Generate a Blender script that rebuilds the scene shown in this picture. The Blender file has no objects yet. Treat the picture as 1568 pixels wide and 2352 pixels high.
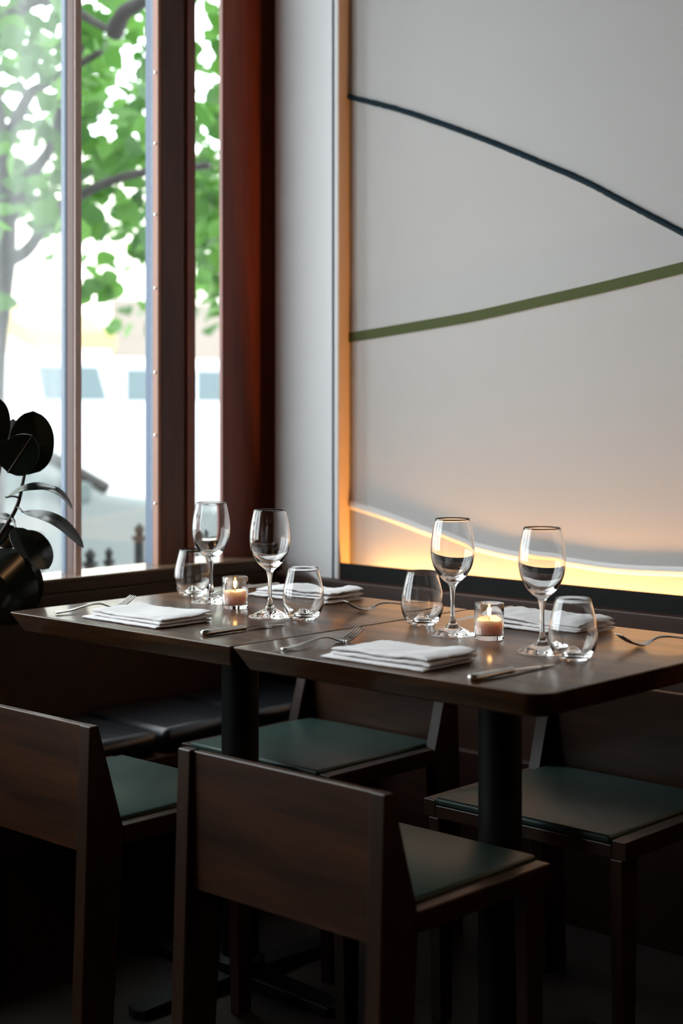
import bpy, bmesh, math, random
from mathutils import Vector, Matrix, noise

C = bpy.context.scene.collection
SC = bpy.context.scene
PI = math.pi
random.seed(7)

# ------------------------------------------------------------------ camera
EYE = 1.177
FPX, YH = 3600.0, 920.0
ANG = math.radians(47)
FW = Vector((-math.cos(ANG), math.sin(ANG), 0)); RT = Vector((math.sin(ANG), math.cos(ANG), 0))
cam = bpy.data.cameras.new('camera'); camo = bpy.data.objects.new('camera', cam); C.objects.link(camo)
cam.sensor_fit = 'VERTICAL'; cam.sensor_height = 36; cam.sensor_width = 24
cam.lens = FPX / 2352 * 36
cam.shift_y = -(1176 - YH) / 2352
camo.location = (0, 0, EYE); camo.rotation_euler = (PI/2, 0, PI/2 - ANG)
cam.dof.use_dof = True; cam.dof.focus_distance = 2.97; cam.dof.aperture_fstop = 2.8
cam.clip_end = 300; cam.clip_start = 0.05
SC.camera = camo

# ------------------------------------------------------------------ world, light, exposure
w = bpy.data.worlds.new('sky'); SC.world = w; w.use_nodes = True
bg = w.node_tree.nodes['Background']
bg.inputs[0].default_value = (0.92, 0.965, 1.0, 1); bg.inputs[1].default_value = 6.9
SC.view_settings.view_transform = 'Standard'; SC.view_settings.look = 'None'
SC.view_settings.exposure = 0.0; SC.view_settings.gamma = 1.0
SC.view_settings.use_curve_mapping = False
SC.cycles.max_bounces = 20; SC.cycles.transmission_bounces = 18; SC.cycles.transparent_max_bounces = 16
SC.cycles.glossy_bounces = 8; SC.cycles.diffuse_bounces = 5
SC.cycles.sample_clamp_indirect = 6

def lamp(name, kind, loc, col, power, **kw):
    l = bpy.data.lights.new(name, kind); l.color = col; l.energy = power
    for k, v in kw.items(): setattr(l, k, v)
    o = bpy.data.objects.new(name, l); o.location = loc; C.objects.link(o); return o
# a warm ceiling downlight of the room, behind the camera
lamp('ceiling_downlight', 'SPOT', (-0.4, -0.9, 2.75), (1.0, 0.52, 0.24), 30, spot_size=2.4, spot_blend=0.8, shadow_soft_size=0.08).rotation_euler = (0.55, 0.25, 0)

# ------------------------------------------------------------------ materials
def new_mat(name):
    m = bpy.data.materials.new(name); m.use_nodes = True
    nt = m.node_tree; nt.nodes.clear()
    out = nt.nodes.new('ShaderNodeOutputMaterial')
    return m, nt, out
def pbr(name, col, rough=0.5, metal=0.0, spec=0.5, bump=None, coat=0, trans=0, ior=1.5, sss=0, var=None, emit=None):
    m, nt, out = new_mat(name)
    b = nt.nodes.new('ShaderNodeBsdfPrincipled')
    b.inputs['Base Color'].default_value = (*col, 1); b.inputs['Roughness'].default_value = rough
    b.inputs['Metallic'].default_value = metal; b.inputs['Specular IOR Level'].default_value = spec
    b.inputs['Coat Weight'].default_value = coat; b.inputs['Coat Roughness'].default_value = 0.15
    b.inputs['Transmission Weight'].default_value = trans; b.inputs['IOR'].default_value = ior
    if sss:
        b.inputs['Subsurface Weight'].default_value = sss; b.inputs['Subsurface Scale'].default_value = 0.02
        b.inputs['Subsurface Radius'].default_value = (1, 0.55, 0.4)
    if emit:
        b.inputs['Emission Color'].default_value = (*emit[0], 1); b.inputs['Emission Strength'].default_value = emit[1]
    if var or bump:
        tc = nt.nodes.new('ShaderNodeTexCoord')
    if var:   # (scale, second colour)
        n = nt.nodes.new('ShaderNodeTexNoise'); n.inputs['Scale'].default_value = var[0]; n.inputs['Detail'].default_value = 4
        nt.links.new(tc.outputs['Object'], n.inputs['Vector'])
        r = nt.nodes.new('ShaderNodeValToRGB')
        r.color_ramp.elements[0].position = 0.35; r.color_ramp.elements[0].color = (*col, 1)
        r.color_ramp.elements[1].position = 0.68; r.color_ramp.elements[1].color = (*var[1], 1)
        nt.links.new(n.outputs['Fac'], r.inputs['Fac']); nt.links.new(r.outputs['Color'], b.inputs['Base Color'])
    if bump:  # (scale, strength, distance)
        n2 = nt.nodes.new('ShaderNodeTexNoise'); n2.inputs['Scale'].default_value = bump[0]; n2.inputs['Detail'].default_value = 3
        nt.links.new(tc.outputs['Object'], n2.inputs['Vector'])
        bp = nt.nodes.new('ShaderNodeBump'); bp.inputs['Strength'].default_value = bump[1]; bp.inputs['Distance'].default_value = bump[2]
        nt.links.new(n2.outputs['Fac'], bp.inputs['Height']); nt.links.new(bp.outputs['Normal'], b.inputs['Normal'])
    nt.links.new(b.outputs[0], out.inputs[0])
    return m
def wood(name, dark, light, axis=0, scale=1.0, rough=0.4, coat=0.0, stave=None, spec=0.4, crough=0.18, bumpd=0.0008):
    m, nt, out = new_mat(name); N = nt.nodes.new; L = nt.links.new
    tc = N('ShaderNodeTexCoord'); mp = N('ShaderNodeMapping')
    s = [14.0*scale]*3; s[axis] = 1.6*scale; mp.inputs['Scale'].default_value = s
    L(tc.outputs['Object'], mp.inputs['Vector'])
    n = N('ShaderNodeTexNoise'); n.inputs['Scale'].default_value = 1.3; n.inputs['Detail'].default_value = 7; n.inputs['Distortion'].default_value = 1.1
    L(mp.outputs[0], n.inputs['Vector'])
    mp2 = N('ShaderNodeMapping'); s2 = [90.0*scale]*3; s2[axis] = 5*scale; mp2.inputs['Scale'].default_value = s2
    L(tc.outputs['Object'], mp2.inputs['Vector'])
    n2 = N('ShaderNodeTexNoise'); n2.inputs['Scale'].default_value = 1.0; n2.inputs['Detail'].default_value = 3
    L(mp2.outputs[0], n2.inputs['Vector'])
    r = N('ShaderNodeValToRGB'); r.color_ramp.elements[0].position = 0.3; r.color_ramp.elements[1].position = 0.72
    r.color_ramp.elements[0].color = (*dark, 1); r.color_ramp.elements[1].color = (*light, 1)
    mx = N('ShaderNodeMix'); mx.data_type = 'FLOAT'; mx.inputs[0].default_value = 0.35
    L(n.outputs['Fac'], mx.inputs[2]); L(n2.outputs['Fac'], mx.inputs[3])
    fac = mx.outputs[0]
    if stave:   # planks glued side by side: (axis across, width)
        sp = N('ShaderNodeSeparateXYZ'); L(tc.outputs['Object'], sp.inputs[0])
        d = N('ShaderNodeMath'); d.operation = 'DIVIDE'; d.inputs[1].default_value = stave[1]; L(sp.outputs[stave[0]], d.inputs[0])
        f = N('ShaderNodeMath'); f.operation = 'FLOOR'; L(d.outputs[0], f.inputs[0])
        wn = N('ShaderNodeTexWhiteNoise'); wn.noise_dimensions = '1D'; L(f.outputs[0], wn.inputs['W'])
        a = N('ShaderNodeMath'); a.operation = 'MULTIPLY_ADD'; a.inputs[1].default_value = 0.36; a.inputs[2].default_value = -0.18
        L(wn.outputs['Value'], a.inputs[0])
        ad = N('ShaderNodeMath'); ad.operation = 'ADD'; L(fac, ad.inputs[0]); L(a.outputs[0], ad.inputs[1]); fac = ad.outputs[0]
    L(fac, r.inputs['Fac'])
    b = N('ShaderNodeBsdfPrincipled'); b.inputs['Roughness'].default_value = rough; b.inputs['Specular IOR Level'].default_value = spec
    b.inputs['Coat Weight'].default_value = coat; b.inputs['Coat Roughness'].default_value = crough
    L(r.outputs['Color'], b.inputs['Base Color'])
    bp = N('ShaderNodeBump'); bp.inputs['Strength'].default_value = 0.25; bp.inputs['Distance'].default_value = bumpd
    L(n2.outputs['Fac'], bp.inputs['Height']); L(bp.outputs[0], b.inputs['Normal'])
    L(b.outputs[0], out.inputs[0]); return m
def pane_mat(name, haze=0.0):
    m, nt, out = new_mat(name); N = nt.nodes.new; L = nt.links.new
    t = N('ShaderNodeBsdfTransparent'); t.inputs[0].default_value = (0.97, 0.985, 0.98, 1)
    g = N('ShaderNodeBsdfGlossy'); g.inputs['Roughness'].default_value = 0.0
    lw = N('ShaderNodeLayerWeight'); lw.inputs[0].default_value = 0.5
    pw = N('ShaderNodeMath'); pw.operation = 'POWER'; pw.inputs[1].default_value = 5.0; L(lw.outputs['Facing'], pw.inputs[0])
    fr = N('ShaderNodeMath'); fr.operation = 'MULTIPLY_ADD'; fr.inputs[1].default_value = 0.9; fr.inputs[2].default_value = 0.03; L(pw.outputs[0], fr.inputs[0])
    mx = N('ShaderNodeMixShader'); L(fr.outputs[0], mx.inputs[0]); L(t.outputs[0], mx.inputs[1]); L(g.outputs[0], mx.inputs[2])
    res = mx
    if haze:  # dusty film on the pane
        d = N('ShaderNodeBsdfTranslucent'); d.inputs[0].default_value = (0.9, 0.93, 0.95, 1)
        tc = N('ShaderNodeTexCoord'); mp = N('ShaderNodeMapping'); mp.inputs['Scale'].default_value = (1, 14, 0.8); L(tc.outputs['Object'], mp.inputs[0])
        n = N('ShaderNodeTexNoise'); n.inputs['Scale'].default_value = 1.6; n.inputs['Detail'].default_value = 2; L(mp.outputs[0], n.inputs['Vector'])
        ml = N('ShaderNodeMath'); ml.operation = 'MULTIPLY'; ml.inputs[1].default_value = haze*2; L(n.outputs['Fac'], ml.inputs[0])
        m2 = N('ShaderNodeMixShader'); L(ml.outputs[0], m2.inputs[0]); L(mx.outputs[0], m2.inputs[1]); L(d.outputs[0], m2.inputs[2]); res = m2
    L(res.outputs[0], out.inputs[0]); return m
def glass_mat(name, col=(1, 1, 1)):
    m, nt, out = new_mat(name)
    g = nt.nodes.new('ShaderNodeBsdfGlass'); g.inputs['Color'].default_value = (*col, 1); g.inputs['IOR'].default_value = 1.5; g.inputs['Roughness'].default_value = 0
    nt.links.new(g.outputs[0], out.inputs[0]); return m
def emis(name, col, s):
    m, nt, out = new_mat(name)
    e = nt.nodes.new('ShaderNodeEmission'); e.inputs[0].default_value = (*col, 1); e.inputs[1].default_value = s
    nt.links.new(e.outputs[0], out.inputs[0]); return m
def leaf_mat(name, c1, c2, trans=0.5, rough=0.4):
    m, nt, out = new_mat(name); N = nt.nodes.new; L = nt.links.new
    g = N('ShaderNodeNewGeometry'); r = N('ShaderNodeValToRGB')
    r.color_ramp.elements[0].color = (*c1, 1); r.color_ramp.elements[1].color = (*c2, 1)
    L(g.outputs['Random Per Island'], r.inputs[0])
    b = N('ShaderNodeBsdfPrincipled'); b.inputs['Roughness'].default_value = rough; L(r.outputs[0], b.inputs['Base Color'])
    t = N('ShaderNodeBsdfTranslucent'); L(r.outputs[0], t.inputs[0])
    mx = N('ShaderNodeMixShader'); mx.inputs[0].default_value = trans
    L(b.outputs[0], mx.inputs[1]); L(t.outputs[0], mx.inputs[2]); L(mx.outputs[0], out.inputs[0]); return m

M = dict(
    panel=pbr('panel_fabric', (0.495, 0.488, 0.477), 0.9, spec=0.1, bump=(900, 0.35, 0.0006)),
    column=pbr('painted_column', (0.85, 0.87, 0.89), 0.5, spec=0.4),
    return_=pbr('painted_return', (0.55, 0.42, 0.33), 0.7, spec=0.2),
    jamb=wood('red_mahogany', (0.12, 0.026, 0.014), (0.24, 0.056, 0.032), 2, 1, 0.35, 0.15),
    frame=wood('dark_mahogany', (0.05, 0.014, 0.008), (0.10, 0.028, 0.017), 2, 1, 0.42),
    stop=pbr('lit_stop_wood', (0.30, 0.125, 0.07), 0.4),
    bead=pbr('lit_bead', (0.70, 0.52, 0.48), 0.3, spec=0.6),  # mullion strip lightened in colour to stand in for light falling on it
    alu=pbr('blue_grey_metal', (0.05, 0.085, 0.14), 0.45, spec=0.4),
    screw=pbr('screw_head', (0.8, 0.78, 0.75), 0.3, 1.0),
    ledge=wood('ledge_wood', (0.13, 0.075, 0.045), (0.26, 0.16, 0.10), 1, 1, 0.25, 0.5, crough=0.1, bumpd=0.0001),  # base colour raised to imitate the window sheen along the ledge top
    black=pbr('black_paint', (0.006, 0.006, 0.006), 0.6, spec=0.15),
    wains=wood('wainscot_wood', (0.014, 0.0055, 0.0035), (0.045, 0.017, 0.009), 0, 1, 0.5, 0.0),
    bench=wood('bench_wood', (0.03, 0.012, 0.007), (0.08, 0.032, 0.017), 1, 1, 0.42, 0.1),
    table=wood('table_wood', (0.036, 0.014, 0.0045), (0.21, 0.092, 0.030), 0, 1, 0.42, 0.45, stave=(1, 0.11), spec=0.2, crough=0.15),
    chair=wood('chair_walnut', (0.010, 0.0036, 0.0015), (0.068, 0.024, 0.0075), 0, 1.2, 0.4, 0.2),
    chairv=wood('chair_leg_walnut', (0.011, 0.004, 0.0017), (0.036, 0.013, 0.0045), 2, 1, 0.42, 0.12),
    pad=pbr('green_leather', (0.024, 0.050, 0.043), 0.40, spec=0.35, bump=(60, 0.2, 0.002)),
    cushion=pbr('black_leather', (0.006, 0.009, 0.014), 0.32, spec=0.6, bump=(30, 0.2, 0.003)),
    iron=pbr('black_iron', (0.004, 0.004, 0.0045), 0.5, spec=0.25),
    napkin=pbr('napkin_cotton', (0.80, 0.79, 0.80), 0.95, spec=0.1, bump=(700, 0.25, 0.0006)),
    steel=pbr('cutlery_steel', (0.62, 0.61, 0.58), 0.17, 1.0),
    glass=glass_mat('clear_glass'),
    votive=glass_mat('votive_glass'),
    wax=pbr('candle_wax', (0.93, 0.66, 0.57), 0.5, sss=0.9),
    wick=pbr('wick', (0.02, 0.015, 0.01), 0.9),
    flame=emis('flame', (1.0, 0.50, 0.15), 180),
    led=emis('led_strip', (1.0, 0.44, 0.10), 250),
    navy=pbr('navy_cord', (0.012, 0.026, 0.038), 0.9, spec=0.1),
    green=pbr('green_band', (0.085, 0.105, 0.045), 0.9, spec=0.1),
    white=pbr('white_cord', (0.72, 0.71, 0.69), 0.9, spec=0.1),
    pane=pane_mat('window_glass'), dusty=pane_mat('dusty_glass', 0.05),
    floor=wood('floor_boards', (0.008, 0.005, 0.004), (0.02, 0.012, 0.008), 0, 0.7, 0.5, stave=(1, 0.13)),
    dark=pbr('dark_plaster', (0.06, 0.05, 0.045), 0.8),
    rubber=pbr('rubber_leaf', (0.006, 0.010, 0.007), 0.24, spec=0.6),
    midrib=pbr('leaf_midrib', (0.12, 0.07, 0.03), 0.5),
    stem=pbr('plant_stem', (0.02, 0.015, 0.01), 0.6),
    pot=pbr('dark_pot', (0.015, 0.014, 0.014), 0.5),
    soil=pbr('soil', (0.02, 0.013, 0.009), 0.9),
    leaf=leaf_mat('street_leaf', (0.022, 0.092, 0.010), (0.098, 0.25, 0.034), 0.5),
    bark=pbr('bark', (0.014, 0.012, 0.011), 0.9, bump=(20, 0.6, 0.02)),
    concrete=pbr('pavement', (0.62, 0.62, 0.60), 0.9, var=(3, (0.5, 0.5, 0.49))),
    asphalt=pbr('asphalt', (0.42, 0.42, 0.43), 0.9),
    cream=pbr('cream_render', (0.85, 0.80, 0.70), 0.9),
    tan=pbr('tan_shop_front', (0.205, 0.175, 0.15), 0.8),
    awning=pbr('yellow_awning', (0.33, 0.26, 0.12), 0.8),
    carpaint=pbr('silver_paint', (0.135, 0.155, 0.155), 0.35, spec=0.3),
    vanpaint=pbr('white_paint', (0.45, 0.46, 0.47), 0.4),
    carglass=pbr('car_glass', (0.09, 0.12, 0.12), 0.3, spec=0.1),
    vanglass=pbr('van_glass', (0.105, 0.14, 0.15), 0.3, spec=0.1),
    rubbertyre=pbr('tyre', (0.02, 0.02, 0.02), 0.8),
)

# ------------------------------------------------------------------ helpers
def obj(name, bm, mat, parent=None, smooth=None, bevel=0, seg=2):
    me = bpy.data.meshes.new(name)
    bmesh.ops.recalc_face_normals(bm, faces=bm.faces)
    bm.to_mesh(me); bm.free(); me.materials.append(mat)
    o = bpy.data.objects.new(name, me); C.objects.link(o)
    if smooth is not None:
        for p in me.polygons: p.use_smooth = True
        if smooth < 3:
            me.set_sharp_from_angle(angle=smooth)
    if bevel:
        b = o.modifiers.new('bevel', 'BEVEL'); b.width = bevel; b.segments = seg; b.limit_method = 'ANGLE'; b.angle_limit = 0.6
        b.harden_normals = False
    if parent: o.parent = parent
    return o
def thing(name, label, cat, loc=(0, 0, 0), rz=0, group=None):
    o = bpy.data.objects.new(name, None); C.objects.link(o); o.empty_display_size = 0.1
    o.location = loc; o.rotation_euler = (0, 0, rz); o['label'] = label; o['category'] = cat
    if group: o['group'] = group
    return o
def tag(o, label, cat, group=None, kind=None):
    o['label'] = label; o['category'] = cat
    if group: o['group'] = group
    if kind: o['kind'] = kind
    return o
def dup(root, loc, rz, label, group=None):
    r = root.copy(); C.objects.link(r); r.location = loc; r.rotation_euler = (0, 0, rz); r['label'] = label
    if group: r['group'] = group
    for ch in list(root.children):
        c = ch.copy(); C.objects.link(c); c.parent = r
        for g in list(ch.children):
            d = g.copy(); C.objects.link(d); d.parent = c
    return r
def struct(o): o['kind'] = 'structure'; return o
def box(bm, x0, x1, y0, y1, z0, z1):
    v = [bm.verts.new(p) for p in ((x0,y0,z0),(x1,y0,z0),(x1,y1,z0),(x0,y1,z0),(x0,y0,z1),(x1,y0,z1),(x1,y1,z1),(x0,y1,z1))]
    for f in ((3,2,1,0),(4,5,6,7),(0,1,5,4),(1,2,6,5),(2,3,7,6),(3,0,4,7)): bm.faces.new([v[i] for i in f])
    return v
def bx(*a):
    bm = bmesh.new(); box(bm, *a); return bm
def prism(pts, axis, a, b):
    """polygon pts in the two other axes (in xyz order), extruded along axis from a to b"""
    bm = bmesh.new(); rings = []
    for t in (a, b):
        ring = []
        for p in pts:
            q = list(p); q.insert(axis, t); ring.append(bm.verts.new(q))
        rings.append(ring)
    n = len(pts)
    bm.faces.new(rings[0]); bm.faces.new(rings[1][::-1])
    for i in range(n): bm.faces.new((rings[0][i], rings[0][(i+1)%n], rings[1][(i+1)%n], rings[1][i]))
    return bm
def lathe(prof, seg=64, bm=None, loc=(0, 0, 0)):
    bm = bm or bmesh.new(); rings = []
    for r, z in prof:
        if r < 1e-6: rings.append([bm.verts.new((loc[0], loc[1], loc[2]+z))])
        else: rings.append([bm.verts.new((loc[0]+r*math.cos(2*PI*i/seg), loc[1]+r*math.sin(2*PI*i/seg), loc[2]+z)) for i in range(seg)])
    for a, b in zip(rings, rings[1:]):
        for i in range(seg):
            j = (i+1) % seg
            if len(a) == 1 and len(b) == 1: continue
            if len(a) == 1: bm.faces.new((a[0], b[j], b[i]))
            elif len(b) == 1: bm.faces.new((a[i], a[j], b[0]))
            else: bm.faces.new((a[i], a[j], b[j], b[i]))
    return bm
def smooth_prof(pts, n=8):
    """Catmull-Rom through the profile points"""
    out = []
    P = [pts[0]] + list(pts) + [pts[-1]]
    for i in range(1, len(P)-2):
        p0, p1, p2, p3 = [Vector((*q, 0)) for q in P[i-1:i+3]]
        for k in range(n):
            t = k/n
            v = 0.5*((2*p1)+(p2-p0)*t+(2*p0-5*p1+4*p2-p3)*t*t+(3*p1-p0-3*p2+p3)*t**3)
            out.append((max(v.x, 0), v.y))
    out.append(pts[-1]); return out
def tube(pts, rads, seg=10, bm=None, cap=True, squash=None):
    bm = bm or bmesh.new(); pts = [Vector(p) for p in pts]
    if not hasattr(rads, '__len__'): rads = [rads]*len(pts)
    rings = []; up = Vector((0.13, 0.2, 1)).normalized()
    for i, p in enumerate(pts):
        d = (pts[min(i+1, len(pts)-1)] - pts[max(i-1, 0)]).normalized()
        a = d.cross(up)
        if a.length < 1e-3: a = d.cross(Vector((1, 0, 0)))
        a.normalize(); b = a.cross(d).normalized()
        s = squash or 1
        rings.append([bm.verts.new(p + rads[i]*(math.cos(2*PI*k/seg)*a + s*math.sin(2*PI*k/seg)*b)) for k in range(seg)])
    for r0, r1 in zip(rings, rings[1:]):
        for k in range(seg): bm.faces.new((r0[k], r0[(k+1)%seg], r1[(k+1)%seg], r1[k]))
    if cap: bm.faces.new(rings[0][::-1]); bm.faces.new(rings[-1])
    return bm
def spline(pts, n=10):
    pts = [Vector(p) for p in pts]; P = [2*pts[0]-pts[1]] + pts + [2*pts[-1]-pts[-2]]; out = []
    for i in range(1, len(P)-2):
        p0, p1, p2, p3 = P[i-1:i+3]
        for k in range(n):
            t = k/n
            out.append(0.5*((2*p1)+(p2-p0)*t+(2*p0-5*p1+4*p2-p3)*t*t+(3*p1-p0-3*p2+p3)*t**3))
    out.append(pts[-1]); return out
def rbox(x0, x1, y0, y1, z0, z1, r=0.01, seg=3):
    bm = bx(x0, x1, y0, y1, z0, z1)
    bmesh.ops.bevel(bm, geom=list(bm.edges)+list(bm.verts), offset=r, segments=seg, affect='EDGES', profile=0.5)
    return bm

# ------------------------------------------------------------------ room shell
YP = 3.026      # face of the pale wall panel
YC = 2.985      # front face of the corner column
CEIL = 2.95
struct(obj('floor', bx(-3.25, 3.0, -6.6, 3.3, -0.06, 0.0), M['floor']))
struct(obj('ceiling', bx(-3.25, 3.0, -6.6, 3.3, CEIL, CEIL+0.08), M['dark']))
struct(obj('wall_right', bx(-2.797, 3.0, YP, YP+0.03, 0.66, CEIL), M['panel']))
struct(obj('wall_far', bx(-3.25, 3.0, YP+0.03, YP+0.12, -0.05, CEIL), M['dark']))
struct(obj('wall_back', bx(-3.25, 3.0, -6.6, -6.5, 0, CEIL), M['dark']))
struct(obj('wall_near', bx(2.9, 3.0, -6.6, 3.1, 0, CEIL), M['dark']))
# corner column: pale painted front face, thin metal edge trim, return into the light cove
struct(obj('column', bx(-3.03, -2.797, YC, YP+0.03, 0.60, CEIL), M['column'], bevel=0.002))
struct(obj('trim_1', bx(-2.797, -2.793, YC+0.001, YP+0.03, 0.60, CEIL), M['return_']))
struct(obj('trim_2', bx(-2.815, -2.811, YC-0.003, YC+0.002, 0.60, CEIL), M['alu']))
# wainscot under the panel with its black lip hiding the light strip
struct(obj('trim_3', bx(-2.792, 3.0, YC+0.002, YC+0.009, 0.66, 0.7535), M['black']))
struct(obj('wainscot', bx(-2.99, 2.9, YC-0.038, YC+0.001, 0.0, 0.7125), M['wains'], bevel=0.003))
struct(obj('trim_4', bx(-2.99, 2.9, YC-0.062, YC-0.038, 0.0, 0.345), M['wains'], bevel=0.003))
struct(obj('cove_shelf', bx(-2.793, 2.9, YC+0.009, YP, 0.66, 0.668), M['black']))
led = obj('light_strip', bx(-2.70, 2.8, YC+0.012, YC+0.022, 0.668, 0.676), M['led'])
tag(led, 'warm light strip hidden behind the black ledge under the pale wall panel', 'light strip')

# ------------------------------------------------------------------ window wall
XG = -3.097      # glass plane
ZS = 0.745      # ledge top
ZT = 2.75
def frame_piece(name, x0, x1, y0, y1, mat, z0=ZS-0.05, z1=CEIL, parent=None, bevel=0.003):
    return struct(obj(name, bx(x0, x1, y0, y1, z0, z1), mat, parent, bevel=bevel))
# ledge and bench back panel
struct(obj('trim_5', bx(-3.13, -3.0, -0.10, YC-0.002, 0.750, 0.758), M['ledge'], bevel=0.003))
struct(obj('trim_12', bx(-3.12, -3.002, -0.10, YC-0.002, ZS-0.022, 0.7499), M['wains'], bevel=0.002))
struct(obj('wall_left', bx(-3.20, -3.031, -6.5, YC+0.04, 0.0, ZS-0.0222), M['dark']))
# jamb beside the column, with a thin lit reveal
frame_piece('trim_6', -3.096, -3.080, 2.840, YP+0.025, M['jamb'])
# big post between pane 2 and pane 3
p = frame_piece('trim_7', -3.096, -3.075, 2.620, 2.733, M['frame'])
q = obj('stop_bead', bx(-3.096, -3.074, 2.610, 2.620, ZS-0.03, CEIL), M['stop'], p, bevel=0.002)
q = obj('outer_frame', bx(-3.128, -3.0965, 2.612, 2.730, ZS-0.03, CEIL), M['alu'], p, bevel=0.002)
obj('bead', bx(-3.075, -3.068, 2.703, 2.733, ZS, CEIL), M['jamb'], p, bevel=0.003)
for yy in (161, 325, 490, 660, 855, 1000, 1158):
    z = EYE + (YH-yy)/FPX*3.985
    bm = bmesh.new(); bmesh.ops.create_uvsphere(bm, u_segments=12, v_segments=8, radius=0.0042)
    for v in bm.verts: v.co += Vector((-3.085, 2.610, z))
    obj('screw', bm, M['screw'], p, smooth=3.1)
# slim mullion between pane 1 and pane 2
p = frame_piece('trim_8', -3.089, -3.060, 2.332, 2.345, M['frame'])
obj('outer_frame', bx(-3.112, -3.0895, 2.332, 2.350, ZS-0.03, CEIL), M['alu'], p, bevel=0.002)
obj('bead', bx(-3.075, -3.056, 2.3335, 2.354, ZS-0.03, CEIL), M['bead'], p, bevel=0.003)
struct(obj('wall_left', bx(-3.20, -3.04, -6.5, -0.10, ZS-0.0219, CEIL), M['dark']))  # unseen wall in place of farther windows, added to cut their light
# further frames down the window wall
for k, (a, b) in enumerate(((1.10, 1.17), (-0.10, -0.03))):
    frame_piece('trim_%d' % (9+k), -3.13, -3.06, a, b, M['frame'])
frame_piece('trim_11', -3.13, -3.05, -0.1, YC, M['frame'], ZT, CEIL)
for k, (a, b, m) in enumerate(((1.17, 2.331, 'dusty'), (2.351, 2.611, 'pane'), (2.731, 2.95, 'pane'), (-0.03, 1.10, 'pane'))):
    struct(obj('window_%d' % (k+1), bx(XG-0.006, XG, a, b, ZS-0.02, ZT), M[m]))

# ------------------------------------------------------------------ things on the panel
def onwall(px, py, y):
    r = FW + RT*((px-784)/FPX) + Vector((0, 0, (YH-py)/FPX)); r *= y/r.y
    return Vector((r.x, y, r.z+EYE))
def cord_pts(pix, y, far):
    P = [onwall(*q, y) for q in pix]; d = P[-1]-P[-2]
    for k in range(1, far): P.append(P[-1]+d)
    return spline(P, 14)
k = 2.015
pts = cord_pts([(790+a/k, 200+b/k) for a, b in ((23,45),(250,103),(480,180),(700,262),(900,345),(1100,430),(1300,535),(1568,675))], YP-0.003, 3)
bm = tube(pts, 0.0072, 12)
for v in bm.verts: v.co += Vector((0, 0, 0.0012*noise.noise(v.co*90)))
tag(obj('wall_rope', bm, M['navy'], smooth=3.1), 'thick navy rope curving downward across the pale wall panel', 'rope', 'lines on the wall panel')
# green ribbon: a flat band with real thickness
G = cord_pts([(790+a/k, 590+b/k) for a, b in ((23,374),(300,328),(600,275),(900,208),(1200,140),(1568,50))], YP, 3)
bm = bmesh.new(); prev = None
for i, pnt in enumerate(G):
    d = (G[min(i+1, len(G)-1)]-G[max(i-1, 0)]).normalized(); n = Vector((-d.z, 0, d.x)); n = n if n.z > 0 else -n
    ring = [bm.verts.new(pnt+n*s*0.0125+Vector((0, yy, 0))) for s, yy in ((1, 0.002), (1, -0.003), (-1, -0.003), (-1, 0.002))]
    if prev:
        for j in range(4): bm.faces.new((prev[j], prev[(j+1)%4], ring[(j+1)%4], ring[j]))
    else: bm.faces.new(ring)
    prev = ring
bm.faces.new(prev[::-1])
tag(obj('wall_ribbon', bm, M['green']), 'flat olive green ribbon rising to the right across the pale wall panel', 'ribbon', 'lines on the wall panel')
pts = cord_pts([(805,1158),(900,1189),(1000,1226),(1100,1257),(1200,1279),(1302,1290),(1383,1302),(1459,1309),(1568,1313)], YP+0.0055, 3)
bm = tube(pts, 0.0125, 14)
tag(obj('wall_rope', bm, M['white'], smooth=3.1), 'white cord lit from below along the bottom of the pale wall panel', 'rope', 'lines on the wall panel')

# ------------------------------------------------------------------ bench along the window
b = thing('window_bench', 'dark wooden bench built under the window ledge', 'bench', (-2.83, 2.3, 0))
ob = lambda name, bm, mat, par, **kw: obj(name, bm, mat, par, **kw)
def loc_bm(bm, root):
    for v in bm.verts: v.co -= root.location
    return bm
obj('seat', loc_bm(bx(-3.0, -2.672, 1.5, YC-0.065, 0.355, 0.385), b), M['bench'], b, bevel=0.003)
obj('base', loc_bm(bx(-3.0, -2.71, 1.52, YC-0.065, 0.0, 0.355), b), M['wains'], b)
obj('backrest', loc_bm(bx(-3.03, -3.002, 1.5, YC-0.04, 0.385, 0.722), b), M['wains'], b, bevel=0.003)
def bench_cushion(y0, y1, label):
    bm = rbox(-0.155, 0.155, -(y1-y0)/2, (y1-y0)/2, 0, 0.056, 0.022, 5)
    t = obj('bench_cushion', bm, M['cushion'], smooth=0.9); t.location = (-2.832, (y0+y1)/2, 0.3855)
    return tag(t, label, 'cushion', 'black leather cushions on the window bench')
bench_cushion(1.965, 2.283, 'black leather bench cushion nearest the potted plant')
bench_cushion(2.293, 2.575, 'black leather bench cushion with the bright blue corner, left of the table post')
bench_cushion(2.583, 2.90, 'black leather bench cushion in the corner, right of the table post')

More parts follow.
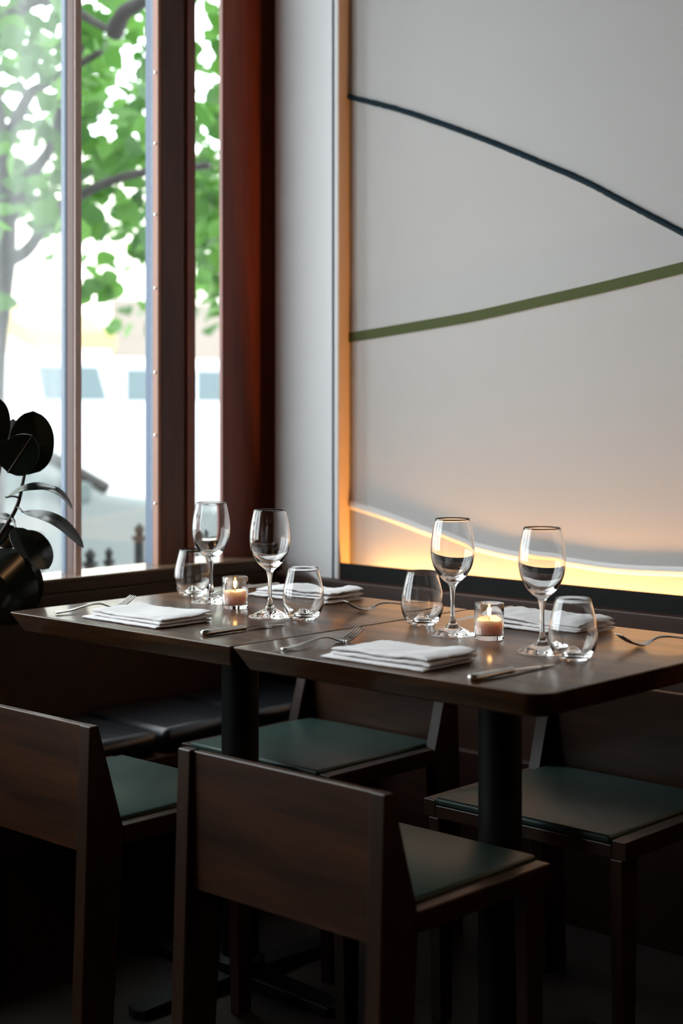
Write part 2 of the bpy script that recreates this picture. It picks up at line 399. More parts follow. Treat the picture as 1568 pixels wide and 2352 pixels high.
# ------------------------------------------------------------------ tables
TZ = 0.75
def rounded_rect(hx, hy, r0, rn, n=8):
    out = []   # rn: radius of the worn corner at +x, -y
    for sx, sy, a0, r in ((1, 1, 0, r0), (-1, 1, PI/2, r0), (-1, -1, PI, r0), (1, -1, 1.5*PI, rn)):
        cx, cy = sx*(hx-r), sy*(hy-r)
        for k in range(n+1):
            a = a0+PI/2*k/n; out.append((cx+r*math.cos(a), cy+r*math.sin(a)))
    return out
def tabletop_mesh(near=0.006):
    bm = bmesh.new(); rings = []
    for inset, z in ((0.0022, 0.75), (0.0006, 0.7494), (0.0, 0.748), (0.0185, 0.7135), (0.0205, 0.7105), (0.024, 0.709)):
        rings.append([bm.verts.new((x, y, z)) for x, y in rounded_rect(0.3285-inset, 0.331-inset, 0.006, near)])
    n = len(rings[0])
    for a, c in zip(rings, rings[1:]):
        for i in range(n): bm.faces.new((a[i], a[(i+1)%n], c[(i+1)%n], c[i]))
    bm.faces.new(rings[0]); bm.faces.new(rings[-1][::-1])
    return bm
def make_table(label):
    t = thing('restaurant_table', label, 'table', (0, 0, 0), 0, 'square wooden tables')
    obj('tabletop', tabletop_mesh(), M['table'], t, smooth=0.7)
    obj('column', lathe([(0, 0.03), (0.05, 0.03), (0.05, 0.045), (0.038, 0.055), (0.038, 0.692), (0.06, 0.70), (0, 0.70)], 40), M['iron'], t, smooth=0.7)
    obj('mounting_plate', bx(-0.15, 0.15, -0.15, 0.15, 0.70, 0.709), M['iron'], t)
    bm = bmesh.new()
    for a in range(4):
        pr = prism([(0.0, -0.034), (0.27, -0.026), (0.28, 0), (0.27, 0.026), (0.0, 0.034)], 2, 0.0, 0.03)
        for v in pr.verts:
            if v.co.x > 0.2 and v.co.z > 0.02: v.co.z = 0.018
        bmesh.ops.rotate(pr, verts=pr.verts, cent=(0, 0, 0), matrix=Matrix.Rotation(a*PI/2, 3, 'Z'))
        me = bpy.data.meshes.new('tmp'); pr.to_mesh(me); pr.free(); bm.from_mesh(me); bpy.data.meshes.remove(me)
    obj('base', bm, M['iron'], t, bevel=0.003)
    return t
tab1 = make_table('square wooden table next to the window, its edge catching the daylight'); tab1.location = (-2.327, 2.193, 0)
tab2 = dup(tab1, (-1.664, 2.190, 0), 0, 'square wooden table nearer the camera, away from the window')
for c in tab2.children:
    if c.name.startswith('tabletop'):
        nm = bpy.data.meshes.new('tabletop_worn'); bmt = tabletop_mesh(0.034); bmesh.ops.recalc_face_normals(bmt, faces=bmt.faces); bmt.to_mesh(nm); bmt.free()
        nm.materials.append(M['table']); c.data = nm
        for pz in nm.polygons: pz.use_smooth = True
        nm.set_sharp_from_angle(angle=0.7)

# ------------------------------------------------------------------ chairs
def make_chair(label):
    t = thing('dining_chair', label, 'chair', (0, 0, 0), 0, 'low backed walnut chairs')
    side = [(-0.205, 0.61), (-0.186, 0.61), (-0.128, 0.415), (-0.158, 0.0), (-0.226, 0.0)]
    for s in (-1, 1):
        obj('leg', prism(side, 0, s*0.225, s*0.196), M['chairv'], t, bevel=0.002)
    for s in (-1, 1):
        obj('leg', prism([(0.150, 0.39), (0.200, 0.39), (0.192, 0.0), (0.160, 0.0)], 0, s*0.215, s*0.190), M['chairv'], t, bevel=0.002)
    obj('back_panel', prism([(-0.197, 0.608), (-0.182, 0.608), (-0.182, 0.385), (-0.198, 0.385)], 0, -0.196, 0.196), M['chair'], t, bevel=0.0015)
    obj('seat', bx(-0.1955, 0.1955, -0.1815, 0.150, 0.385, 0.415), M['chairv'], t)
    obj('seat_rail', bx(-0.1955, 0.1955, 0.1505, 0.203, 0.3905, 0.415), M['chairv'], t, bevel=0.002)
    for s in (-1, 1):
        obj('seat_rail', bx(min(s*0.1958, s*0.2245), max(s*0.1958, s*0.2245), -0.126, 0.203, 0.3905, 0.424), M['chairv'], t, bevel=0.002)
    bm = rbox(-0.1945, 0.1945, -0.172, 0.2075, 0.4155, 0.431, 0.006, 3)
    obj('seat_pad', bm, M['pad'], t, smooth=0.9)
    return t
ch = make_chair('walnut chair at the front edge of the nearer table, back to the camera')
ch.location = (-1.716, 1.895, 0)
dup(ch, (-2.400, 1.897, 0), 0, 'walnut chair at the front of the window side table, cut off by the left edge')
dup(ch, (-2.385, 2.484, 0), PI, 'walnut chair facing the camera behind the window side table, back to the wall panel')
dup(ch, (-1.690, 2.484, 0), PI, 'walnut chair facing the camera behind the nearer table, at the right picture edge')

# ------------------------------------------------------------------ glassware
WG_OUT = [(0.0, 0.0008), (0.02, 0.0004), (0.0415, 0.0), (0.0425, 0.0008), (0.0415, 0.0022), (0.033, 0.0055), (0.022, 0.0098), (0.0125, 0.0155), (0.0068, 0.0225), (0.0045, 0.034), (0.0038, 0.050), (0.0038, 0.066), (0.0048, 0.079), (0.0068, 0.0875), (0.0105, 0.0935), (0.019, 0.1005), (0.0285, 0.1115), (0.0362, 0.1275), (0.0400, 0.148), (0.0396, 0.166), (0.0372, 0.185), (0.0320, 0.2095)]
WG_IN = [(0.0316, 0.2100), (0.0311, 0.2095), (0.0362, 0.185), (0.0385, 0.166), (0.0387, 0.148), (0.0343, 0.1285), (0.0262, 0.1150), (0.0165, 0.1062), (0.008, 0.1022), (0.0, 0.1012)]
def make_wine_glass(label):
    t = thing('wine_glass', label, 'wine glass', (0, 0, 0), 0, 'stemmed wine glasses')
    out = smooth_prof(WG_OUT, 6); inn = smooth_prof(WG_IN, 6)
    i1 = 6*9; i2 = 6*13            # rings where the foot ends and the bowl begins
    obj('foot', lathe(out[:i1+1], 72), M['glass'], t, smooth=3.2)
    obj('stem', lathe(out[i1:i2+1], 72), M['glass'], t, smooth=3.2)
    obj('bowl', lathe(out[i2:]+inn, 72), M['glass'], t, smooth=3.2)
    return t
def fix_normals(t):
    pass
wg = make_wine_glass('wine glass furthest left, standing beside the tumbler at the window end')
GZ = TZ + 0.0002
wg.location = (-2.466, 2.240, GZ)
dup(wg, (-2.217, 2.170, GZ), 0.4, 'wine glass in front of the white column, right of the left candle')
dup(wg, (-1.804, 2.232, GZ), 0.8, 'wine glass between the tumbler and the candle on the nearer table')
dup(wg, (-1.565, 2.177, GZ), 1.2, 'wine glass furthest right, right of the nearer candle')
TB_OUT = [(0.0, 0.0095), (0.006, 0.0090), (0.011, 0.0068), (0.0145, 0.0022), (0.0185, 0.0), (0.0235, 0.0006), (0.0290, 0.0050), (0.0360, 0.0160), (0.0402, 0.0310), (0.0403, 0.0450), (0.0378, 0.0650), (0.0292, 0.0990)]
TB_IN = [(0.0288, 0.0995), (0.0283, 0.0990), (0.0367, 0.0650), (0.0390, 0.0450), (0.0385, 0.0320), (0.0335, 0.0190), (0.0265, 0.0105), (0.0195, 0.0078), (0.0145, 0.0095), (0.0105, 0.0150), (0.0055, 0.0185), (0.0, 0.0195)]
tb = obj('tumbler', lathe(smooth_prof(TB_OUT, 6)+smooth_prof(TB_IN, 6), 72), M['glass'], smooth=3.2)
tag(tb, 'stemless glass furthest left, partly behind the left wine glass', 'glass', 'stemless tumblers')
tb.location = (-2.575, 2.285, GZ)
for loc, lab in (((-2.143, 2.189), 'stemless glass in front of the column base and the far folded napkin'),
                 ((-1.925, 2.290), 'stemless glass left of the middle wine glass, close to the far fork'),
                 ((-1.483, 2.150), 'stemless glass furthest right, with an orange lit rim')):
    o = tb.copy(); C.objects.link(o); o.location = (*loc, GZ); o['label'] = lab

# ------------------------------------------------------------------ candles
vh = obj('candle_holder', lathe([(0, 0), (0.0245, 0), (0.0262, 0.0018), (0.0265, 0.062), (0.0258, 0.0648), (0.0246, 0.0648), (0.0240, 0.063), (0.0240, 0.0102), (0.022, 0.0088), (0, 0.0085)], 64), M['votive'], smooth=0.8)
tag(vh, 'small glass candle holder on the window side table', 'candle holder', 'glass candle holders')
vh.location = (-2.358, 2.208, GZ)
cn = thing('candle', 'lit pink candle inside the left glass holder', 'candle', (-2.358, 2.208, GZ+0.009), 0.3, 'lit votive candles')
bm = lathe([(0, 0), (0.0225, 0), (0.0232, 0.001), (0.0232, 0.024), (0.0220, 0.0268), (0.016, 0.0255), (0.008, 0.0248), (0, 0.0246)], 48)
for v in bm.verts:
    if v.co.z > 0.02: v.co.z += 0.0022*noise.noise(v.co*70+Vector((3, 1, 0))) + 0.04*v.co.x
obj('wax', bm, M['wax'], cn, smooth=0.9)
obj('wick', tube([(0, 0, 0.022), (0.0004, 0, 0.029), (0.0012, 0, 0.032)], 0.0007, 8), M['wick'], cn)
obj('flame', lathe(smooth_prof([(0, 0.0305), (0.0026, 0.0335), (0.0033, 0.0375), (0.0020, 0.0430), (0.0, 0.0480)], 4), 20), M['flame'], cn, smooth=3.1)
vh2 = vh.copy(); C.objects.link(vh2); vh2.location = (-1.720, 2.232, GZ); vh2['label'] = 'small glass candle holder on the nearer table'
dup(cn, (-1.720, 2.232, GZ+0.009), 1.9, 'lit pink candle inside the right glass holder')
for c, l in ((cn.location, 'candle_glow'), (Vector((-1.720, 2.232, GZ+0.009)), 'candle_glow')):
    lamp(l, 'POINT', c + Vector((0, 0, 0.041)), (1.0, 0.54, 0.24), 1.7, shadow_soft_size=0.004)

# ------------------------------------------------------------------ napkins
def make_napkin(seed, wx, dy, layers=3, th=0.0056, puff=1.0):
    """cloth folded into thick soft layers; each pair of layers joins in a rounded fold at the near edge"""
    bm = bmesh.new(); rnd = random.Random(seed); nx, ny = 44, 26
    for L in range(layers):
        x0 = -wx/2 + (0.0 if L == 0 else 0.012+rnd.uniform(0, 0.006)); x1 = wx/2 - rnd.uniform(0, 0.004)
        y0 = -dy/2 + (0.0, 0.010, 0.012)[min(L, 2)]; y1 = dy/2 - rnd.uniform(0, 0.006)
        zb = L*(th+0.0002)
        top, bot = [], []
        for i in range(nx+1):
            u = i/nx; rt, rb = [], []
            for j in range(ny+1):
                v = 0.5-0.5*math.cos(PI*j/ny)
                x = x0+(x1-x0)*u; y = y0+(y1-y0)*v
                e = min(v, 1-v)*(y1-y0); e2 = min(u, 1-u)*(x1-x0); h = th/2; k = 1.0
                if e < h*1.6: k = math.sqrt(max(0.0, 1-(1-e/(h*1.6))**2))
                if e2 < h*1.2: k = min(k, 0.35+0.65*e2/(h*1.2))
                s_ = L/max(1, layers-1)
                lift = puff*s_*(0.0030*(math.sin(u*4.2+seed*1.7)+1)*0.5 + 0.0045*noise.noise(Vector((x*11, y*14, seed*3.1))))
                lift += puff*s_*0.0035*math.exp(-((u-0.86)/0.16)**2)*(0.3+v) + puff*0.0012*noise.noise(Vector((x*60, y*60, L*5+seed)))
                yy = y + 0.004*noise.noise(Vector((x*13, L*2.2, seed))); xx = x + 0.005*noise.noise(Vector((y*20, L*3.3, seed+9)))
                zc = zb + h + max(lift, -0.0008 if L else 0)
                rt.append(bm.verts.new((xx, yy, zc+h*k))); rb.append(bm.verts.new((xx, yy, zc-h*k)))
            top.append(rt); bot.append(rb)
        for i in range(nx):
            for j in range(ny):
                bm.faces.new((top[i][j], top[i+1][j], top[i+1][j+1], top[i][j+1]))
                bm.faces.new((bot[i][j+1], bot[i+1][j+1], bot[i+1][j], bot[i][j]))
            bm.faces.new((top[i+1][0], top[i][0], bot[i][0], bot[i+1][0])); bm.faces.new((top[i][ny], top[i+1][ny], bot[i+1][ny], bot[i][ny]))
        for j in range(ny):
            bm.faces.new((top[0][j], top[0][j+1], bot[0][j+1], bot[0][j])); bm.faces.new((top[nx][j+1], top[nx][j], bot[nx][j], bot[nx][j+1]))
    return bm
def napkin(seed, x, y, rz, wx, dy, label, **kw):
    o = obj('napkin', make_napkin(seed, wx, dy, **kw), M['napkin'], smooth=0.8)
    o.location = (x, y, TZ+0.0003); o.rotation_euler = (0, 0, rz)
    return tag(o, label, 'napkin', 'folded white napkins')
napkin(1, -2.357, 1.974, 0.0, 0.225, 0.146, 'folded white napkin on the front left, between fork and knife of the window side table')
napkin(2, -1.690, 1.950, 0.02, 0.222, 0.140, 'folded white napkin on the front edge of the nearer table')
napkin(3, -2.372, 2.432, 0.0, 0.235, 0.125, 'folded napkin at the far side of the window side table, below the column', puff=1.7)
napkin(4, -1.735, 2.420, 0.0, 0.235, 0.125, 'folded napkin at the far side of the nearer table, behind the right glasses', puff=1.9)

# ------------------------------------------------------------------ cutlery
def make_fork():
    bm = bmesh.new()
    # centre line (y along, z up), half width, half thickness
    rows = [(-0.097, 0.0035, 0.0030, 0.0016), (-0.094, 0.0036, 0.0075, 0.0022), (-0.085, 0.0038, 0.0080, 0.0022), (-0.06, 0.0055, 0.0062, 0.0021), (-0.03, 0.0105, 0.0042, 0.0021), (-0.005, 0.0135, 0.0030, 0.0022), (0.012, 0.0125, 0.0030, 0.0021), (0.026, 0.0075, 0.0058, 0.0018), (0.037, 0.0035, 0.0108, 0.0014), (0.048, 0.0022, 0.0122, 0.0013)]
    pts = spline([Vector((r[0], r[1], 0)) for r in rows], 5); wd = spline([Vector((r[2], r[3], 0)) for r in rows], 5)
    prev = None
    for p, w_ in zip(pts, wd):
        ring = [bm.verts.new((w_.x*math.cos(a), p.x, p.y+w_.y*math.sin(a)*(abs(math.sin(a))**-0.0))) for a in [2*PI*i/14 for i in range(14)]]
        if prev:
            for i in range(14): bm.faces.new((prev[i], prev[(i+1)%14], ring[(i+1)%14], ring[i]))
        else: bm.faces.new(ring[::-1])
        prev = ring
    bm.faces.new(prev)
    for k in range(4):
        x = -0.0099+k*0.0066
        tube([(x, 0.046, 0.0022), (x, 0.056, 0.0034), (x*1.02, 0.070, 0.0085), (x*1.02, 0.082, 0.0155), (x*1.0, 0.092, 0.0225)], [0.0020, 0.0020, 0.0018, 0.0016, 0.0008], 8, bm)
    return bm
def make_knife():
    rows_h = [(-0.103, 0.0045, 0.0040), (-0.100, 0.0074, 0.0058), (-0.085, 0.0078, 0.0062), (-0.05, 0.0064, 0.0056), (-0.012, 0.0048, 0.0050), (-0.004, 0.0062, 0.0056), (0.002, 0.0050, 0.0048)]
    bm = bmesh.new(); prev = None
    for y, wx, h in rows_h:
        ring = [bm.verts.new((wx*math.cos(a), y, 0.0064+h*math.sin(a))) for a in [2*PI*i/16 for i in range(16)]]
        if prev:
            for i in range(16): bm.faces.new((prev[i], prev[(i+1)%16], ring[(i+1)%16], ring[i]))
        else: bm.faces.new(ring[::-1])
        prev = ring
    bm.faces.new(prev)
    bl = bmesh.new()
    rows_b = [(0.001, -0.0045, 0.0045, 0.0064), (0.012, -0.0078, 0.0050, 0.0056), (0.04, -0.0090, 0.0052, 0.0045), (0.075, -0.0092, 0.0052, 0.0030), (0.092, -0.0070, 0.0052, 0.0020), (0.104, 0.0020, 0.0050, 0.0014)]
    prev = None
    for y, a, b_, z in rows_b:
        ring = [bl.verts.new(q) for q in ((a, y, z), ((a+b_)/2, y, z+0.0011), (b_, y, z+0.0006), (b_, y, z-0.0006), ((a+b_)/2, y, z-0.0011))]
        if prev:
            for i in range(5): bl.faces.new((prev[i], prev[(i+1)%5], ring[(i+1)%5], ring[i]))
        else: bl.faces.new(ring[::-1])
        prev = ring
    bl.faces.new(prev)
    return bm, bl
fk = obj('fork', make_fork(), M['steel'], smooth=0.8)
tag(fk, 'silver fork at the far left, left of the front napkin on the window side table', 'fork', 'silver forks')
def place(o, a, b, z=TZ+0.0002):
    a, b = Vector(a), Vector(b); d = b-a
    m = a + d*0.5
    o.location = (m.x, m.y, z); o.rotation_euler = (0, 0, math.atan2(d.y, d.x)-PI/2)
place(fk, (-2.548, 1.898), (-2.533, 2.085))
for a, b_, lab in (((-1.895, 1.886), (-1.886, 2.075), 'silver fork lying across the front, left of the front napkin on the nearer table'),
                   ((-2.090, 2.495), (-2.150, 2.312), 'silver fork at the far side of the window side table, beside the far napkin'),
                   ((-1.420, 2.480), (-1.500, 2.305), 'silver fork at the far right edge, beside the far napkin of the nearer table')):
    o = fk.copy(); C.objects.link(o); o['label'] = lab; place(o, a, b_)
kn = thing('table_knife', 'dark shining knife at the front of the window side table, right of its napkin', 'knife', (0, 0, 0), 0, 'silver knives')
h, bl = make_knife()
obj('handle', h, M['steel'], kn, smooth=0.9); obj('blade', bl, M['steel'], kn, smooth=0.4)
place(kn, (-2.115, 1.898), (-2.110, 2.104))
for a, b_, lab in (((-1.476, 1.868), (-1.471, 2.074), 'bright silver knife near the front corner of the nearer table'),
                   ((-1.909, 2.555), (-1.900, 2.348), 'silver knife at the far side of the nearer table, behind the right candle'),
                   ((-2.545, 2.515), (-2.583, 2.322), 'silver knife in the far corner of the window side table, behind the left candle')):
    o = dup(kn, (0, 0, 0), 0, lab); place(o, a, b_)

# ------------------------------------------------------------------ rubber plant on the bench
def at(px, py, Z):
    r = (FW + RT*((px-784)/FPX) + Vector((0, 0, (YH-py)/FPX)))*Z
    return Vector((r.x, r.y, r.z+EYE))
PB = Vector((-2.845, 1.80, 0.3855))
pl = thing('rubber_plant', 'dark rubber plant with broad glossy leaves in front of the left window', 'plant', PB)
def lb(bm): 
    for v in bm.verts: v.co -= PB
    return bm
obj('pot', lb(lathe([(0, 0), (0.085, 0), (0.092, 0.01), (0.118, 0.21), (0.118, 0.222), (0.108, 0.222), (0.104, 0.20), (0, 0.20)], 48, loc=PB)), M['pot'], pl, smooth=0.7)
obj('soil', lb(lathe([(0.1035, 0.198), (0.06, 0.206), (0, 0.208)], 32, loc=PB)), M['soil'], pl, smooth=1)
Zp = 3.30
S1 = spline([PB+Vector((0.01, 0.0, 0.2)), at(-45, 1290, Zp), at(0, 1230, Zp), at(38, 1165, Zp), at(52, 1110, Zp), at(62, 1060, Zp)], 8)
S2 = spline([PB+Vector((-0.02, 0.02, 0.2)), at(-60, 1250, Zp+.06), at(-20, 1150, Zp+.06), at(0, 1060, Zp+.06), at(-10, 960, Zp+.06)], 8)
obj('stem', lb(tube(S1, [0.006-0.003*i/len(S1) for i in range(len(S1))], 10)), M['stem'], pl, smooth=3.1)
obj('stem', lb(tube(S2, [0.006-0.003*i/len(S2) for i in range(len(S2))], 10)), M['stem'], pl, smooth=3.1)
def leaf(base, tip, width, face, bend=0.15, fold=0.12, petiole=None, rib=False):
    """one thick curved leaf from base to tip; face = direction its upper side looks"""
    base, tip, face = Vector(base), Vector(tip), Vector(face).normalized()
    ax = tip-base; Ln = ax.length; ax.normalize()
    face = (face-ax*face.dot(ax)).normalized(); sd = ax.cross(face)
    bm = bmesh.new(); nu, nv = 18, 8; T, B = [], []
    for i in range(nu+1):
        u = i/nu
        wv = max(width/2*(max(0.0, 1-abs(2*u**0.92-1)**2.3))**0.60, 0.0006)
        c = base+ax*(Ln*u)+face*(bend*Ln*(math.sin(PI*u)))
        rt, rb = [], []
        for j in range(nv+1):
            s = j/nv*2-1
            p = c+sd*(wv*s)+face*(fold*wv*abs(s)-0.01*wv*math.cos(9*u+s))
            rt.append(bm.verts.new(p+face*0.0006)); rb.append(bm.verts.new(p-face*0.0006))
        T.append(rt); B.append(rb)
    for i in range(nu):
        for j in range(nv):
            bm.faces.new((T[i][j], T[i+1][j], T[i+1][j+1], T[i][j+1])); bm.faces.new((B[i][j+1], B[i+1][j+1], B[i+1][j], B[i][j]))
        bm.faces.new((T[i+1][0], T[i][0], B[i][0], B[i+1][0])); bm.faces.new((T[i][nv], T[i+1][nv], B[i+1][nv], B[i][nv]))
    for R0, R1 in ((T[0], B[0]), (B[nu], T[nu])):
        for j in range(nv): bm.faces.new((R0[j], R0[j+1], R1[j+1], R1[j]))
    if petiole is not None:
        tube([petiole, (Vector(petiole)+base)/2+Vector((0, 0, 0.003)), base], 0.0022, 8, bm)
    o = obj('leaf', lb(bm), M['rubber'], pl, smooth=1.0)
    if rib:
        mid = [base+ax*(Ln*u)+face*(bend*Ln*math.sin(PI*u)+0.0012) for u in [0.02+0.12*i for i in range(9)]]
        obj('midrib', lb(tube(mid, [0.0014-0.0001*i for i in range(9)], 6)), M['midrib'], o)
cv = -FW   # towards the camera
up = Vector((0, 0, 1)); rr = RT
LV = [  # base px, tip px, dz base, dz tip, width, face, bend
    ((66, 1090), (76, 944), 0.00, 0.02, 0.094, cv*1+rr*0.35+up*0.1, 0.05),
    ((18, 1085), (74, 1000), -0.05, -0.08, 0.078, cv*0.8-up*0.5+rr*-.2, 0.05),
    ((-30, 1060), (-2, 915), 0.0, 0.02, 0.066, cv+rr*0.4, 0.05),
    ((30, 1042), (30, 962), 0.08, 0.10, 0.040, rr*0.9+cv*0.6+up*.4, 0.06),
    ((14, 1142), (128, 1122), -0.06, -0.10, 0.036, up*1+cv*0.45, 0.10),
    ((85, 1118), (166, 1168), 0.06, 0.08, 0.036, up*1+cv*0.30+rr*.5, 0.16),
    ((52, 1176), (192, 1258), -0.02, -0.03, 0.042, up*1+cv*0.50+rr*.4, 0.15),
    ((36, 1212), (66, 1284), -0.06, -0.09, 0.052, cv*0.8+up*0.4+rr*0.55, 0.06),
    ((50, 1222), (112, 1306), 0.02, 0.03, 0.060, cv*.8+rr*0.3+up*.3, 0.14),
    ((-40, 1280), (86, 1392), 0.04, 0.06, 0.12, up*0.5+cv*0.9, 0.20),
    ((-70, 1290), (70, 1420), 0.04, 0.03, 0.15, up*0.5+cv*0.9, 0.15),
    ((-10, 1185), (36, 1200), 0.03, 0.04, 0.030, up+cv*0.4, 0.1),
    ((-20, 1215), (44, 1250), 0.04, 0.03, 0.050, cv+up*0.3, 0.1),
    ((-60, 1215), (-10, 1120), 0.0, -0.04, 0.060, cv+up*0.3, 0.1),
    ((-70, 1240), (-170, 1180), 0.0, -0.04, 0.060, cv*.5+up*0.8, 0.15),
    ((-60, 1120), (-160, 1060), 0.03, 0.05, 0.060, cv*.5+up*0.8, 0.15),
    ((-10, 960), (-80, 900), 0.06, 0.1, 0.055, cv*.6+up*0.6, 0.12),
    ((-75, 1300), (-190, 1380), 0.0, 0.0, 0.07, up*.8+cv*.5, 0.2),
]
allst = S1[8:]+S2[8:]
for bp_, tp, zb, zt, wd, fc, bd in LV:
    B0, T0 = at(*bp_, Zp+zb), at(*tp, Zp+zt)
    near = min(allst, key=lambda q: (q-B0).length)
    leaf(B0, T0, wd, fc, bd, petiole=near, rib=(bp_ == (18, 1085)))

# ------------------------------------------------------------------ outside
GL = -0.32
struct(obj('pavement', bx(-6.4, -3.22, -6, 22, GL-0.1, GL+0.12), M['concrete']))
struct(obj('road', bx(-15.0, -6.4, -8, 30, GL-0.1, GL), M['asphalt']))
struct(obj('pavement_across', bx(-19.0, -15.0, -8, 34, GL-0.1, GL+0.12), M['concrete']))
# house across the street
hs = thing('building', 'cream building across the street with a yellow awning', 'building', (-19.5, 14, GL))
def hb(bm):
    for v in bm.verts: v.co -= hs.location
    return bm
obj('facade', hb(bx(-20, -19, 2, 32, GL, 5.2)), M['cream'], hs)
for a in (12.9, 19.5):
    obj('awning', hb(prism([(-19.0, 2.6), (-17.9, 2.15), (-17.9, 1.9), (-19.0, 2.35)], 1, a, a+1.5)), M['awning'], hs)
for a in (15.2, 21.6):
    obj('shop_front', hb(bx(-19.0, -18.94, a, a+3.6, GL+0.3, 2.75)), M['tan'], hs)

def vehicle(name, label, cat, x0, y0, L, W, prof, glass, paint, gmat, wheels, wr):
    """prof: closed side outline (y,z); glass: list of side window polygons; extruded between x0-W and x0 (near side)"""
    t = thing(name, label, cat, (x0-W/2, y0+L/2, GL))
    bm = prism([(y0+a-t.location.y, b) for a, b in prof], 0, -W/2, W/2)
    obj('body', bm, paint, t, bevel=0.06, seg=3, smooth=0.9)
    for poly in glass:
        obj('window', prism([(y0+a-t.location.y, b) for a, b in poly], 0, W/2-0.01, W/2+0.006), gmat, t)
    for yy in wheels:
        for s in (1, -1):
            bm = lathe([(0, -0.10), (wr*0.6, -0.10), (wr*0.9, -0.09), (wr, -0.05), (wr, 0.05), (wr*0.9, 0.09), (wr*0.6, 0.10), (0, 0.10)], 32)
            bmesh.ops.rotate(bm, verts=bm.verts, cent=(0, 0, 0), matrix=Matrix.Rotation(PI/2, 3, 'Y'))
            for v in bm.verts: v.co += Vector((s*(W/2-0.08), y0+yy-t.location.y, wr))
            obj('wheel', bm, M['rubbertyre'], t, smooth=0.7)
    return t
# parked silver car, nose to the right
car = [(0.0, 0.35), (0.0, 0.85), (0.35, 1.02), (0.9, 1.42), (1.4, 1.48), (2.0, 1.44), (2.95, 0.98), (3.9, 0.84), (4.15, 0.66), (4.2, 0.35), (3.7, 0.22), (0.5, 0.22)]
cg = [[(0.75, 1.00), (1.05, 1.34), (1.45, 1.40), (1.75, 1.38), (1.75, 0.97)], [(1.83, 0.97), (1.83, 1.37), (2.05, 1.33), (2.75, 0.96)]]
v = vehicle('parked_car', 'silver car parked outside the window, nose to the right', 'car', -7.0, 2.62, 4.2, 1.7, car, cg, M['carpaint'], M['carglass'], (0.8, 3.35), 0.31)
obj('windscreen', prism([(2.62+a-v.location.y, b) for a, b in ((2.09, 1.42), (2.12, 1.43), (2.97, 1.00), (2.94, 0.985))], 0, -0.74, 0.74), M['carglass'], v)
obj('pillar', tube([(0.80, 2.62+a-v.location.y, b) for a, b in ((1.2, 1.47), (1.6, 1.485), (2.05, 1.44), (2.5, 1.235), (2.98, 1.0))], 0.035, 8), M['rubbertyre'], v, smooth=3.1)
obj('door_mirror', rbox(0.86, 1.0, 2.62+2.62-v.location.y, 2.62+2.74-v.location.y, 0.93, 1.05, 0.03), M['carglass'], v)
van = [(0.0, 0.3), (0.0, 1.2), (0.15, 1.85), (0.4, 1.95), (3.5, 1.95), (4.2, 1.2), (4.9, 1.05), (5.0, 0.3)]
vg = [[(0.85, 1.85), (1.62, 1.85), (1.74, 1.50), (0.93, 1.50)], [(2.0, 1.83), (2.9, 1.83), (2.9, 1.49), (2.0, 1.49)], [(3.0, 1.83), (3.45, 1.83), (3.95, 1.49), (3.0, 1.49)]]
vehicle('parked_van', 'white van parked across the street with pale side windows', 'van', -13.0, 8.6, 5.0, 1.9, van, vg, M['vanpaint'], M['vanglass'], (0.9, 4.1), 0.34)

# iron fence along the pavement
fn = thing('iron_fence', 'black iron railing with upright bars just outside the window', 'fence', (-4.6, 3.6, GL+0.12))
def fb(bm):
    for v in bm.verts: v.co -= fn.location
    return bm
for zz in (0.05, 0.50):
    obj('rail', fb(bx(-4.612, -4.588, 1.6, 6.4, zz-0.012, zz+0.012)), M['iron'], fn)
for kk in range(-4, 6):
    for dy, nm, r, top in ((0.0, 'picket', 0.020, 0.635), (0.088, 'picket', 0.015, 0.635), (0.233, 'post', 0.019, 0.715), (0.36, 'picket', 0.015, 0.60)):
        obj(nm, fb(lathe([(0, GL+0.12), (r, GL+0.12), (r, top-0.07), (r*1.5, top-0.065), (r*1.5, top-0.05), (r*0.7, top-0.045), (r*1.1, top-0.02), (0, top)], 14, loc=(-4.6, 3.58+kk*0.46+dy, 0))), M['iron'], fn, smooth=0.7)

# street tree
TR = at(-42, 1000, 7.3); TR.z = GL+0.12
tr = thing('street_tree', 'leafy green street tree outside the windows', 'tree', TR)
def tbm(bm):
    for v in bm.verts: v.co -= TR
    return bm
trunk = spline([TR, at(-40, 1000, 7.30), at(-32, 800, 7.30), at(-14, 680, 7.30), at(0, 560, 7.30), at(-5, 380, 7.30), at(-40, 100, 7.35), at(-60, -300, 7.45)], 8)
obj('trunk', tbm(tube(trunk, [0.11-0.06*i/len(trunk) for i in range(len(trunk))], 14)), M['bark'], tr, smooth=3.1)
for br in ([(0, 560, 7.30), (60, 420, 7.15), (120, 330, 7.05), (150, 200, 6.95), (210, 60, 6.85)], [(-5, 380, 7.30), (60, 230, 6.95), (110, 190, 6.75), (230, 120, 6.15)],
           [(262, 75, 5.95), (285, 30, 5.85), (330, 2, 5.75), (420, -60, 5.55), (520, -220, 5.45)], [(-40, 100, 7.35), (90, 0, 6.55), (262, 75, 5.95)], [(0, 600, 7.30), (40, 590, 7.15), (75, 560, 6.95), (110, 500, 6.75), (200, 440, 6.35), (310, 400, 5.95), (480, 380, 5.75)]):
    pts = spline([at(*q) for q in br], 6)
    obj('branch', tbm(tube(pts, [0.036-0.024*i/len(pts) for i in range(len(pts))], 10)), M['bark'], tr, smooth=3.1)
bm = bmesh.new(); rnd = random.Random(11)
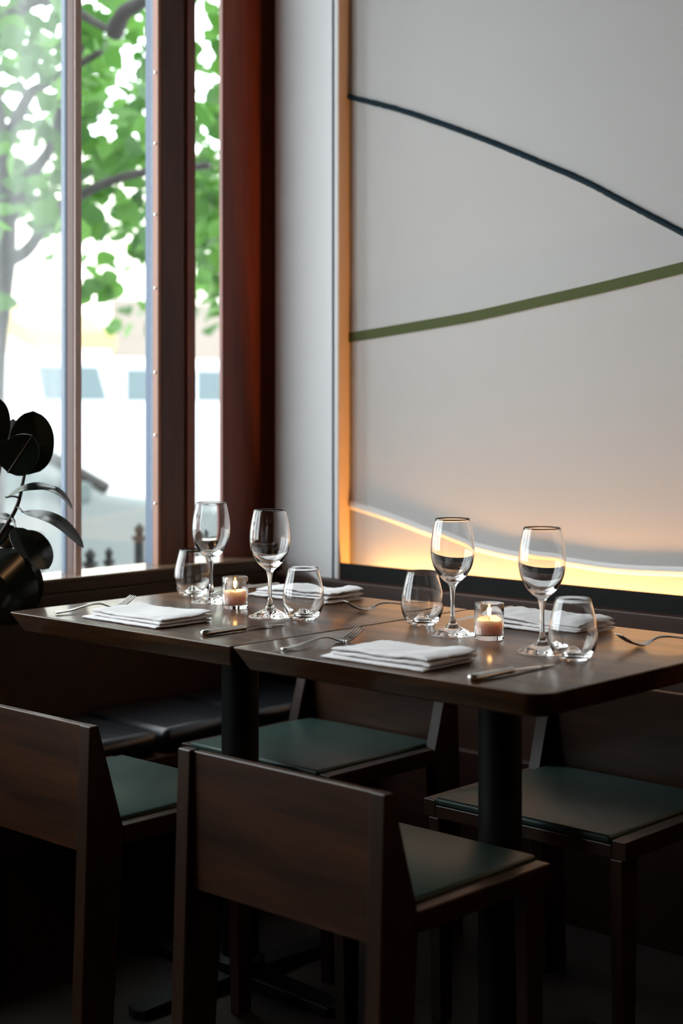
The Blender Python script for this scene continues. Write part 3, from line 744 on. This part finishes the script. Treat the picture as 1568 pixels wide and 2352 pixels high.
def add_leaf(bm, p, s, d, nrm):
    d = d.normalized(); sd = d.cross(nrm).normalized(); nn = sd.cross(d)
    prof = ((0.0, 0.0), (0.12, 0.36), (0.38, 0.5), (0.66, 0.36), (0.86, 0.14))
    c = [bm.verts.new(p+d*(s*t)-nn*(s*0.18*t*t)) for t, _ in prof]+[bm.verts.new(p+d*s-nn*s*0.18)]
    for sg in (1, -1):
        e = [bm.verts.new(p+d*(s*t)+sd*(sg*s*w_)+nn*(s*(0.10*w_-0.18*t*t))) for t, w_ in prof[1:]]
        bm.faces.new((c[0], c[1], e[0])) if sg > 0 else bm.faces.new((c[0], e[0], c[1]))
        for i in range(3):
            q = (c[i+1], c[i+2], e[i+1], e[i]); bm.faces.new(q if sg > 0 else q[::-1])
        q = (c[4], c[5], e[3]); bm.faces.new(q if sg > 0 else q[::-1])
n = 0
while n < 5200:
    # sprays of leaves filling the crown; the underside of the crown dips and rises in lobes
    x = rnd.uniform(-8.0, -4.9); yv = rnd.uniform(2.8, 7.2); z = rnd.uniform(1.5, 4.6)
    low = 1.80 + 0.22*math.sin(yv*2.6+x*0.7) + 0.25*noise.noise(Vector((x*1.2, yv*1.2, 0))) + 0.10*(abs(x+6.2)**2)*0.3
    if z < low: continue
    if noise.noise(Vector((x*1.7, yv*1.7, z*1.7+5))) < -0.08: continue
    if rnd.random() > 1.25-0.22*z+0.2: continue
    c0 = Vector((x, yv, z)); dirn = Vector((rnd.gauss(0, 1), rnd.gauss(0, 1), rnd.gauss(-0.3, 0.5))).normalized()
    for k2 in range(5):
        p = c0+dirn*(0.07*k2)+Vector((rnd.gauss(0, .03), rnd.gauss(0, .03), rnd.gauss(0, .03)))
        add_leaf(bm, p, rnd.uniform(0.07, 0.14), Vector((dirn.x+rnd.gauss(0, .6), dirn.y+rnd.gauss(0, .6), -0.5+rnd.gauss(0, .4))), Vector((rnd.gauss(0, .5), rnd.gauss(0, .5), 1)))
        n += 1
# the hanging sprig that dips below the crown
for px, py in ((200, 655), (222, 640), (240, 632), (262, 622), (258, 660), (280, 650), (200, 670), (470, 640), (480, 620)):
    add_leaf(bm, at(px, py, 6.6), rnd.uniform(0.07, 0.1), Vector((-0.3+rnd.gauss(0, .3), -0.6, -0.7)), Vector((0.7, -.3, 0.7)))
obj('foliage', tbm(bm), M['leaf'], tr)
